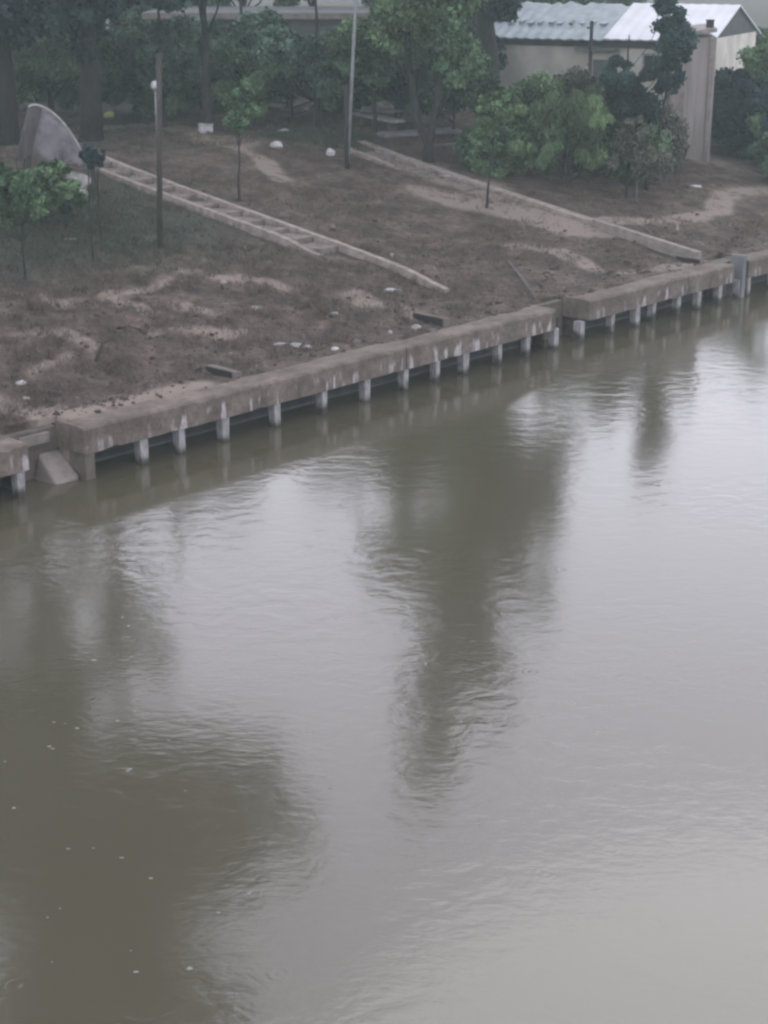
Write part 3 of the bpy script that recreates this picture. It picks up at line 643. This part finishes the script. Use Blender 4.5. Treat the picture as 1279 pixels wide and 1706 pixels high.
# ---------------- litter ----------------
def box_item(name, u, v, sz, m, label, cat, lid=None, rz=.2):
    g = G(u, v); r_ = thing(name, g, label, cat, rz=rz); a, b_, c = sz
    k = MB(); k.box((-a/2, -b_/2, -.03), (a/2, b_/2, c)); k.build('body', M[m], r_, bevel=min(sz)*.18)
    k = MB(); k.box((-a*.53, -b_*.53, c), (a*.53, b_*.53, c*1.15)); k.build('lid', M[lid or m], r_, bevel=.01)
    return r_
box_item('foam_box', 343, 221, (.46, .3, .24), 'white', 'large white foam box at the top of the slope by the slim trunk', 'box')
def bag(u, v, size, m, label, seed, name='plastic_bag', cat='bag', amp=.35, rz=0):
    g = G(u, v); return crumple(name, g, size, M[m], label, cat, 'scattered litter', seed, rz, 3, amp)
bag(459, 246, (.40, .28, .24), 'white', 'white bag lying beside a dark patch at mid slope top', 5)
bag(550, 259, (.26, .22, .26), 'white', 'round white bag left of the tall thin pole', 6)
bag(182, 200, (.36, .3, .42), 'yellow', 'yellow green scrap in the grass under the left trees', 7, 'yellow_scrap', 'scrap')
bag(510, 187, (.3, .3, .25), 'offwhite', 'pale grey scrap beneath the broad grey green tree', 8, 'pale_scrap', 'scrap')
bag(473, 224, (.5, .3, .22), 'offwhite', 'dusty pinkish lump just above the bag at the slope top', 9, 'rubble_lump', 'rubble')
LIT = [(652, 487, (.30, .16, .12), 'white', 'white folded packet below the near staircase'),
 (558, 583, (.16, .12, .09), 'white', 'small bright white scrap on the edge of the long beam'),
 (466, 577, (.30, .14, .08), 'offwhite', 'pale flat scrap leftmost in the rubbish cluster above the beam'),
 (492, 578, (.20, .16, .12), 'offwhite', 'pale scrap in the middle of the rubbish cluster above the beam'),
 (512, 581, (.2, .12, .08), 'offwhite', 'pale scrap rightmost in the rubbish cluster above the beam'),
 (693, 547, (.22, .12, .12), 'offwhite', 'pale scrap left of the middle drain box'),
 (650, 557, (.1, .1, .1), 'offwhite', 'tiny pale scrap between beam and middle drain box'),
 (653, 428, (.1, .1, .12), 'offwhite', 'tiny pale scrap above the near stair rail'),
 (556, 524, (.2, .12, .08), 'offwhite', 'pale chip on the mud above the rubbish cluster'),
 (36, 642, (.2, .14, .1), 'white', 'white scrap on the mud near the left edge'),
 (44, 668, (.14, .1, .07), 'offwhite', 'small scrap just below the white one near the left edge'),
 (208, 667, (.16, .1, .07), 'brownlitter', 'small dark brown scrap on the mud behind the near wall end'),
 (372, 473, (.16, .12, .1), 'offwhite', 'pale chip on the slope under the near staircase'),
 (425, 517, (.24, .12, .1), 'offwhite', 'pale lump on the slope mid way to the near drain box'),
 (1159, 313, (.34, .16, .10), 'white', 'white packet lying above the curved dirt path'),
 (1112, 266, (.4, .2, .1), 'offwhite', 'pale slab scrap beside the upper path'),
 (1128, 384, (.08, .08, .2), 'offwhite', 'tiny upright pale scrap below the curved path'),
 (787, 304, (.22, .18, .2), 'brownlitter', 'dark lump on the pale ledge of the far staircase'),
 (745, 295, (.5, .25, .1), 'offwhite', 'flat broken piece left of the dark lump on the ledge'),
 (118, 400, (.3, .12, .06), 'offwhite', 'pale strip lying in the grass under the leafy sapling'),
 (20, 735, (.14, .1, .07), 'brownlitter', 'dark scrap on the short wall end at the left edge')]
for i, (u, v, s_, m_, lab) in enumerate(LIT):
    bag(u, v, s_, m_, lab, 20+i, 'litter_scrap', 'scrap', rz=random.uniform(-.6, .6))
# sticks
def stick(pts, r, label, m='bark'):
    g = G(*pts[0]); k = MB(); k.tube([G(*p)-g+Vector((0, 0, z)) for p, z in zip(pts, (.02, .09, .05, .02))], [r, r, r*.8, r*.5][:len(pts)], 6)
    o = k.build('branch', M[m], smooth=True); o.location = g; return tag(o, label, 'branch', 'fallen branches')
stick([(160, 605), (172, 578), (190, 566)], .025, 'curved dark branch on the near mud patch')
stick([(195, 549), (215, 552), (240, 556)], .025, 'short dark branch lying flat on the mud')
stick([(845, 437), (868, 468), (892, 500)], .03, 'thin pale branch sloping down to the beam joint', 'pale_bark')
stick([(85, 360), (100, 372), (112, 380)], .03, 'dark branch in the grass under the draped sheet')

# ---------------- slabs and platform beside the forked tree ----------------
def slab(u0, v0, u1, v1, dep, th_, z, m, label, name='stone_slab'):
    a = G(u0, v0); b_ = G(u1, v1); d = Vector((b_.x-a.x, b_.y-a.y, 0)); L = d.length
    r_ = thing(name, (a.x, a.y, min(a.z, b_.z)), label, 'slab', 'grey slabs on the bank top', math.atan2(d.y, d.x))
    k = MB(); k.box((0, 0, z), (L, dep, z+th_)); k.build('top', M[m], r_, bevel=.02)
    for x in (L*.12, L*.82):
        k = MB(); k.box((x, dep*.2, -.3), (x+.18, dep*.8, z-.003)); k.build('support', M['concrete'], r_)
    return r_
s1 = slab(586, 206, 652, 222, .5, .09, .30, 'offwhite', 'pale tilted slab like a bench top right of the tall thin pole')
slab(640, 232, 770, 232, .9, .12, .16, 'slab', 'long grey slab step left of the forked tree')
slab(648, 244, 800, 247, .5, .12, .04, 'slab', 'lower grey slab step at the foot of the forked tree')
slab(600, 212, 760, 214, 1.2, .10, .5, 'slab', 'wide grey platform slab behind the forked tree')

# ---------------- long house ----------------
def house():
    yaw = R(-27); c0 = Vector((11.95, 63.0, 0)); L = 9.2; Wd = 5.6
    gz = HZ(10, 66)
    r_ = thing('long_house', (c0.x, c0.y, gz-.2), 'long low cream house with blue grey and white roofs', 'house', rz=yaw)
    # local x runs left (negative) from the right gable, local y runs back
    he = 5.62-gz+.2; hr = he+1.0
    k = MB(); k.box((-L, 0, 0), (0, Wd, he)); k.build('wall', M['wall'], r_)
    k = MB(); k.add([(.004, .05, he+.003), (.004, Wd-.05, he+.003), (.004, Wd/2, hr-.04), (-.2, .05, he+.003), (-.2, Wd-.05, he+.003), (-.2, Wd/2, hr-.04)], [(0, 1, 2), (5, 4, 3), (0, 3, 4, 1), (1, 4, 5, 2), (2, 5, 3, 0)]); k.build('gable', M['gable'], r_)
    def roofsec(x0, x1, m, wav, dz=0, ragged=0):
        v = []; f = []; nx = int((x1-x0)/.11); 
        for i in range(nx+1):
            x = x0+(x1-x0)*i/nx; wv = wav*math.sin(i*math.pi/2)
            rg = ragged*(noise.noise(Vector((x*1.5, 2, 0)))) ; rt = ragged*.5*noise.noise(Vector((x*2.2, 9, 0)))
            zf = he-.12+dz; sl = (hr-he)/(Wd/2)
            sag = ragged*.3*noise.noise(Vector((x*.8, 1, 4)))
            v += [(x, -.45+rg*.5, he-.45*sl+.03+wv+dz), (x, Wd*.18, he+Wd*.18*sl+.03+wv+dz-abs(sag)), (x, Wd*.36, he+Wd*.36*sl+.03+wv+dz), (x, Wd/2, hr+.03+wv+dz+rt), (x, Wd+.45, he-.45*sl+.03+wv+dz)]
        for i in range(nx):
            for j in range(4): f.append((i*5+j, (i+1)*5+j, (i+1)*5+j+1, i*5+j+1))
        o = mesh_obj('roof', v, f, m, r_); md = o.modifiers.new('thick', 'SOLIDIFY'); md.thickness = .06; return o
    ra = roofsec(-L-.3, -4.15, M['roof'], .02, 0, .35); rb = roofsec(-4.1, .1, M['roofw'], .012, .05)
    sl = 1.0/(Wd/2)
    x = -L+.3; 
    while x < -4.5:                       # row of slipped tiles
        wv = random.uniform(.12, .24); y = .75+random.uniform(-.1, .1); k = MB()
        k.hexa([(x, y, he+y*sl+.06), (x+wv, y, he+y*sl+.06), (x+wv, y+.35, he+(y+.35)*sl+.06), (x, y+.35, he+(y+.35)*sl+.06), (x, y, he+y*sl+.13), (x+wv, y, he+y*sl+.13), (x+wv, y+.35, he+(y+.35)*sl+.08), (x, y+.35, he+(y+.35)*sl+.08)])
        k.build('loose_tile', M['roof'] if random.random() < .5 else M['shed'], ra); x += random.uniform(.34, .6)
    for (x, w_, z0, z1) in ((-2.6, .7, 1.5, 2.2),):
        k = MB(); k.box((x-.08, -.05, z0-.08), (x+w_+.08, .04, z1+.08)); fr = k.build('window', M['offwhite'], r_)
        k = MB(); k.box((x, -.062, z0), (x+w_*.48, -.045, z1)); k.box((x+w_*.52, -.062, z0), (x+w_, -.045, z1)); k.build('pane', M['glass'], fr)
    k = MB(); k.box((-4.6, -.06, 0), (-3.8, .04, 2.0)); dr = k.build('door', M['shed'], r_)
    k = MB(); k.box((-3.96, -.1, 1.0), (-3.9, -.06, 1.12)); k.build('handle', M['metal'], dr)
    k = MB(); k.box((-L, -.06, he-.42), (0, -.004, he-.16)); k.build('eave_shade_strip', M['gable'], r_)  # dark strip added to paint the shaded band below the eave
    k = MB(); k.box((-5.2, -.5, 2.35), (-3.6, -.02, 2.43)); k.build('awning', M['shed'], r_)
    # wing in front
    w0 = P(1128, 246, 2.45); w0 = Vector((9.55, 57.6, HZ(9.55, 57.6)))
    q = thing('house_wing', (w0.x, w0.y, w0.z-.3), 'tall narrow pinkish grey wall block with vertical bands in front of the white roof', 'outbuilding', rz=R(-6))
    hh = 5.95-w0.z+.3
    k = MB(); k.box((0, 0, 0), (1.42, 3.4, hh)); k.build('wall', M['wing'], q)
    for x, w_ in ((.0, .44), (1.2, .12)):
        k = MB(); k.box((x+.02, -.05, 0), (x+.02+w_, -.002, hh-.05)); k.build('pilaster', M['pale_concrete'], q)
    k = MB(); k.hexa([(-.35, -.2, hh+.0), (1.4, -.2, hh+.18), (1.4, 3.5, hh+.18), (-.35, 3.5, hh+.0), (-.35, -.2, hh+.1), (1.4, -.2, hh+.30), (1.4, 3.5, hh+.30), (-.35, 3.5, hh+.1)]); k.build('roof', M['wing'], q)
    k = MB(); k.tube([(1.2, .3, hh+.3), (1.2, .3, hh+.52), (1.2, .3, hh+.55)], [.13, .13, .17], 10); k.build('chimney_pot', M['bark'], q)
house()
# flat roofed shed between the trees
def shed():
    X0, X1, Y = -9.2, -.9, 70; gz = HZ(-5, 70)
    r_ = thing('flat_roofed_shed', (X0, Y, gz-.1), 'low flat roofed shed with a pale roof edge behind the trees', 'shed')
    L = X1-X0; h = 2.95
    k = MB(); k.box((0, 0, 0), (L, 6, h)); k.build('wall', M['shed'], r_)
    k = MB(); k.box((-.4, -.5, h+.003), (L+.3, 6.4, h+.26)); k.build('roof', M['slab'], r_)
    k = MB(); k.box((-.4, -.56, h+.02), (L+.3, -.503, h+.24)); k.build('roof_edge', M['pale_concrete'], r_)
    for x in (1.2, 3.6, 6.2):
        k = MB(); k.box((x, -.03, 1), (x+1.1, .03, 2.1)); fr = k.build('window', M['slab'], r_)
        k = MB(); k.box((x+.08, -.045, 1.08), (x+1.02, -.032, 2.02)); k.build('pane', M['glass'], fr)
shed()

# ---------------- weeds and grass ----------------
def tufts(name, label, n, region, m, hgt, wd, nb=5):
    V = []; 
    for _ in range(n):
        t, s = region()
        if s is None: continue
        x, y = W(t, s).x, W(t, s).y; z = height(t, s)-.01
        if z < .5: continue
        for _ in range(nb):
            a = random.uniform(0, 6.28); h = hgt*random.uniform(.4, 1.2); lx, ly = random.gauss(0, .5)*h, random.gauss(0, .5)*h
            px, py = x+random.gauss(0, .06), y+random.gauss(0, .06); w_ = wd*random.uniform(.6, 1.3)
            V += [(px-w_*math.cos(a), py-w_*math.sin(a), z), (px+w_*math.cos(a), py+w_*math.sin(a), z), (px+lx+w_*.3, py+ly, z+h), (px+lx-w_*.3, py+ly, z+h)]
    o = leaf_obj(name, np.array(V), np.ones(len(V)), m, None); tag(o, label, 'weeds', kind='stuff')
def reg_slope():
    t = random.uniform(-7, 30); s = random.uniform(1.0, 20)
    nn_ = noise.noise(Vector((t*.35, s*.35, 4)))+.5*noise.noise(Vector((t*1.3, s*1.3, 8)))
    return (t, s) if nn_ > random.uniform(-.3, .4) else (t, None)
tufts('dry_weeds', 'low dry brown weeds scattered over the muddy bank', 30000, reg_slope, M['weed'], .12, .008)
def reg_brush():
    t = random.uniform(-5, 14); s = random.uniform(1.2, 8.5)
    return (t, s) if noise.noise(Vector((t*.9, s*1.6, 21))) > .12 else (t, None)
tufts('dry_brush', 'reddish brown dry brush lying over the near mud', 6000, reg_brush, M['brush'], .20, .007, 6)
def clods(name, label, n, m, sz, reg):
    V = []; F = []
    for _ in range(n):
        t, s = reg()
        if s is None or s < .5: continue
        p = W(t, s); z = height(t, s)
        if z < .5: continue
        a = sz*random.lognormvariate(0, .5); k = len(V); ro = random.random()*6.28
        for j in range(5): an = ro+j*1.2566; rr = a*random.uniform(.6, 1.2); V.append((p.x+rr*math.cos(an), p.y+rr*math.sin(an), z-.02))
        for j in range(5): an = ro+.3+j*1.2566; rr = a*random.uniform(.35, .75); V.append((p.x+rr*math.cos(an), p.y+rr*math.sin(an), z+a*random.uniform(.3, .7)))
        F.append(tuple(k+5+j for j in range(5))); F += [(k+j, k+(j+1) % 5, k+5+(j+1) % 5, k+5+j) for j in range(5)]
    tag(mesh_obj(name, V, F, m), label, 'clods', kind='stuff')
def reg_low():
    t = random.uniform(-7, 26); s = random.expovariate(.28)+.45
    return (t, s) if s < 14 else (t, None)
clods('mud_clods', 'dark mud clods and leaf litter strewn over the bank', 2300, M['clod'], .035, reg_low)
clods('pale_rubble', 'small pale rubble chips strewn over the bank', 900, M['rubble'], .03, reg_low)
def reg_green():
    if random.random() < .55:
        pl, wd = random.choice(greens); i = random.randrange(len(pl)-1); k = random.random()
        x = pl[i][0]+(pl[i+1][0]-pl[i][0])*k+random.gauss(0, wd*.6); y = pl[i][1]+(pl[i+1][1]-pl[i][1])*k+random.gauss(0, wd*.6)
        t, s = ts(x, y); return (t, s) if s > 1 else (t, None)
    return random.uniform(-10, 40), random.uniform(16, 34)
tufts('grass', 'short dull green grass on the upper bank', 16000, reg_green, M['grassblade'], .13, .010)

def flecks():
    mb = MB()
    for _ in range(48):
        p = P(random.gauss(210, 170), random.uniform(1250, 1720) if random.random() < .75 else random.uniform(850, 1300), .0)
        a = random.uniform(.006, .02)*(2 if random.random() < .12 else 1); n = 8; st_ = random.uniform(1, 2.2); k = len(mb.v)
        for z, q in ((-.002, 1), (.004, .8)):
            for j in range(n): an = 2*math.pi*j/n; rr = a*q*random.uniform(.7, 1.2); mb.v.append((p.x+rr*st_*math.cos(an), p.y+rr*math.sin(an), z))
        mb.f.append(tuple(k+n+j for j in range(n)))
        for j in range(n): mb.f.append((k+j, k+(j+1) % n, k+n+(j+1) % n, k+n+j))
    tag(mb.build('foam_flecks', M['foam']), 'small pale foam flecks drifting on the river', 'foam', kind='stuff')
flecks()

# ---------------- rain haze ----------------
def haze():
    mb = MB(); mb.box((-260, -260, -1.6), (300, 330, 32)); 
    m = bpy.data.materials.new('haze'); m.use_nodes = True; n = m.node_tree; n.nodes.clear()
    o = n.nodes.new('ShaderNodeOutputMaterial'); v = n.nodes.new('ShaderNodeVolumePrincipled')
    v.inputs['Color'].default_value = (.78, .95, .88, 1); v.inputs['Density'].default_value = .0015; v.inputs['Anisotropy'].default_value = .2
    n.links.new(v.outputs[0], o.inputs['Volume'])
    ob = mb.build('haze', m); tag(ob, 'thin grey rain haze over river and bank', 'haze', kind='stuff')
haze()
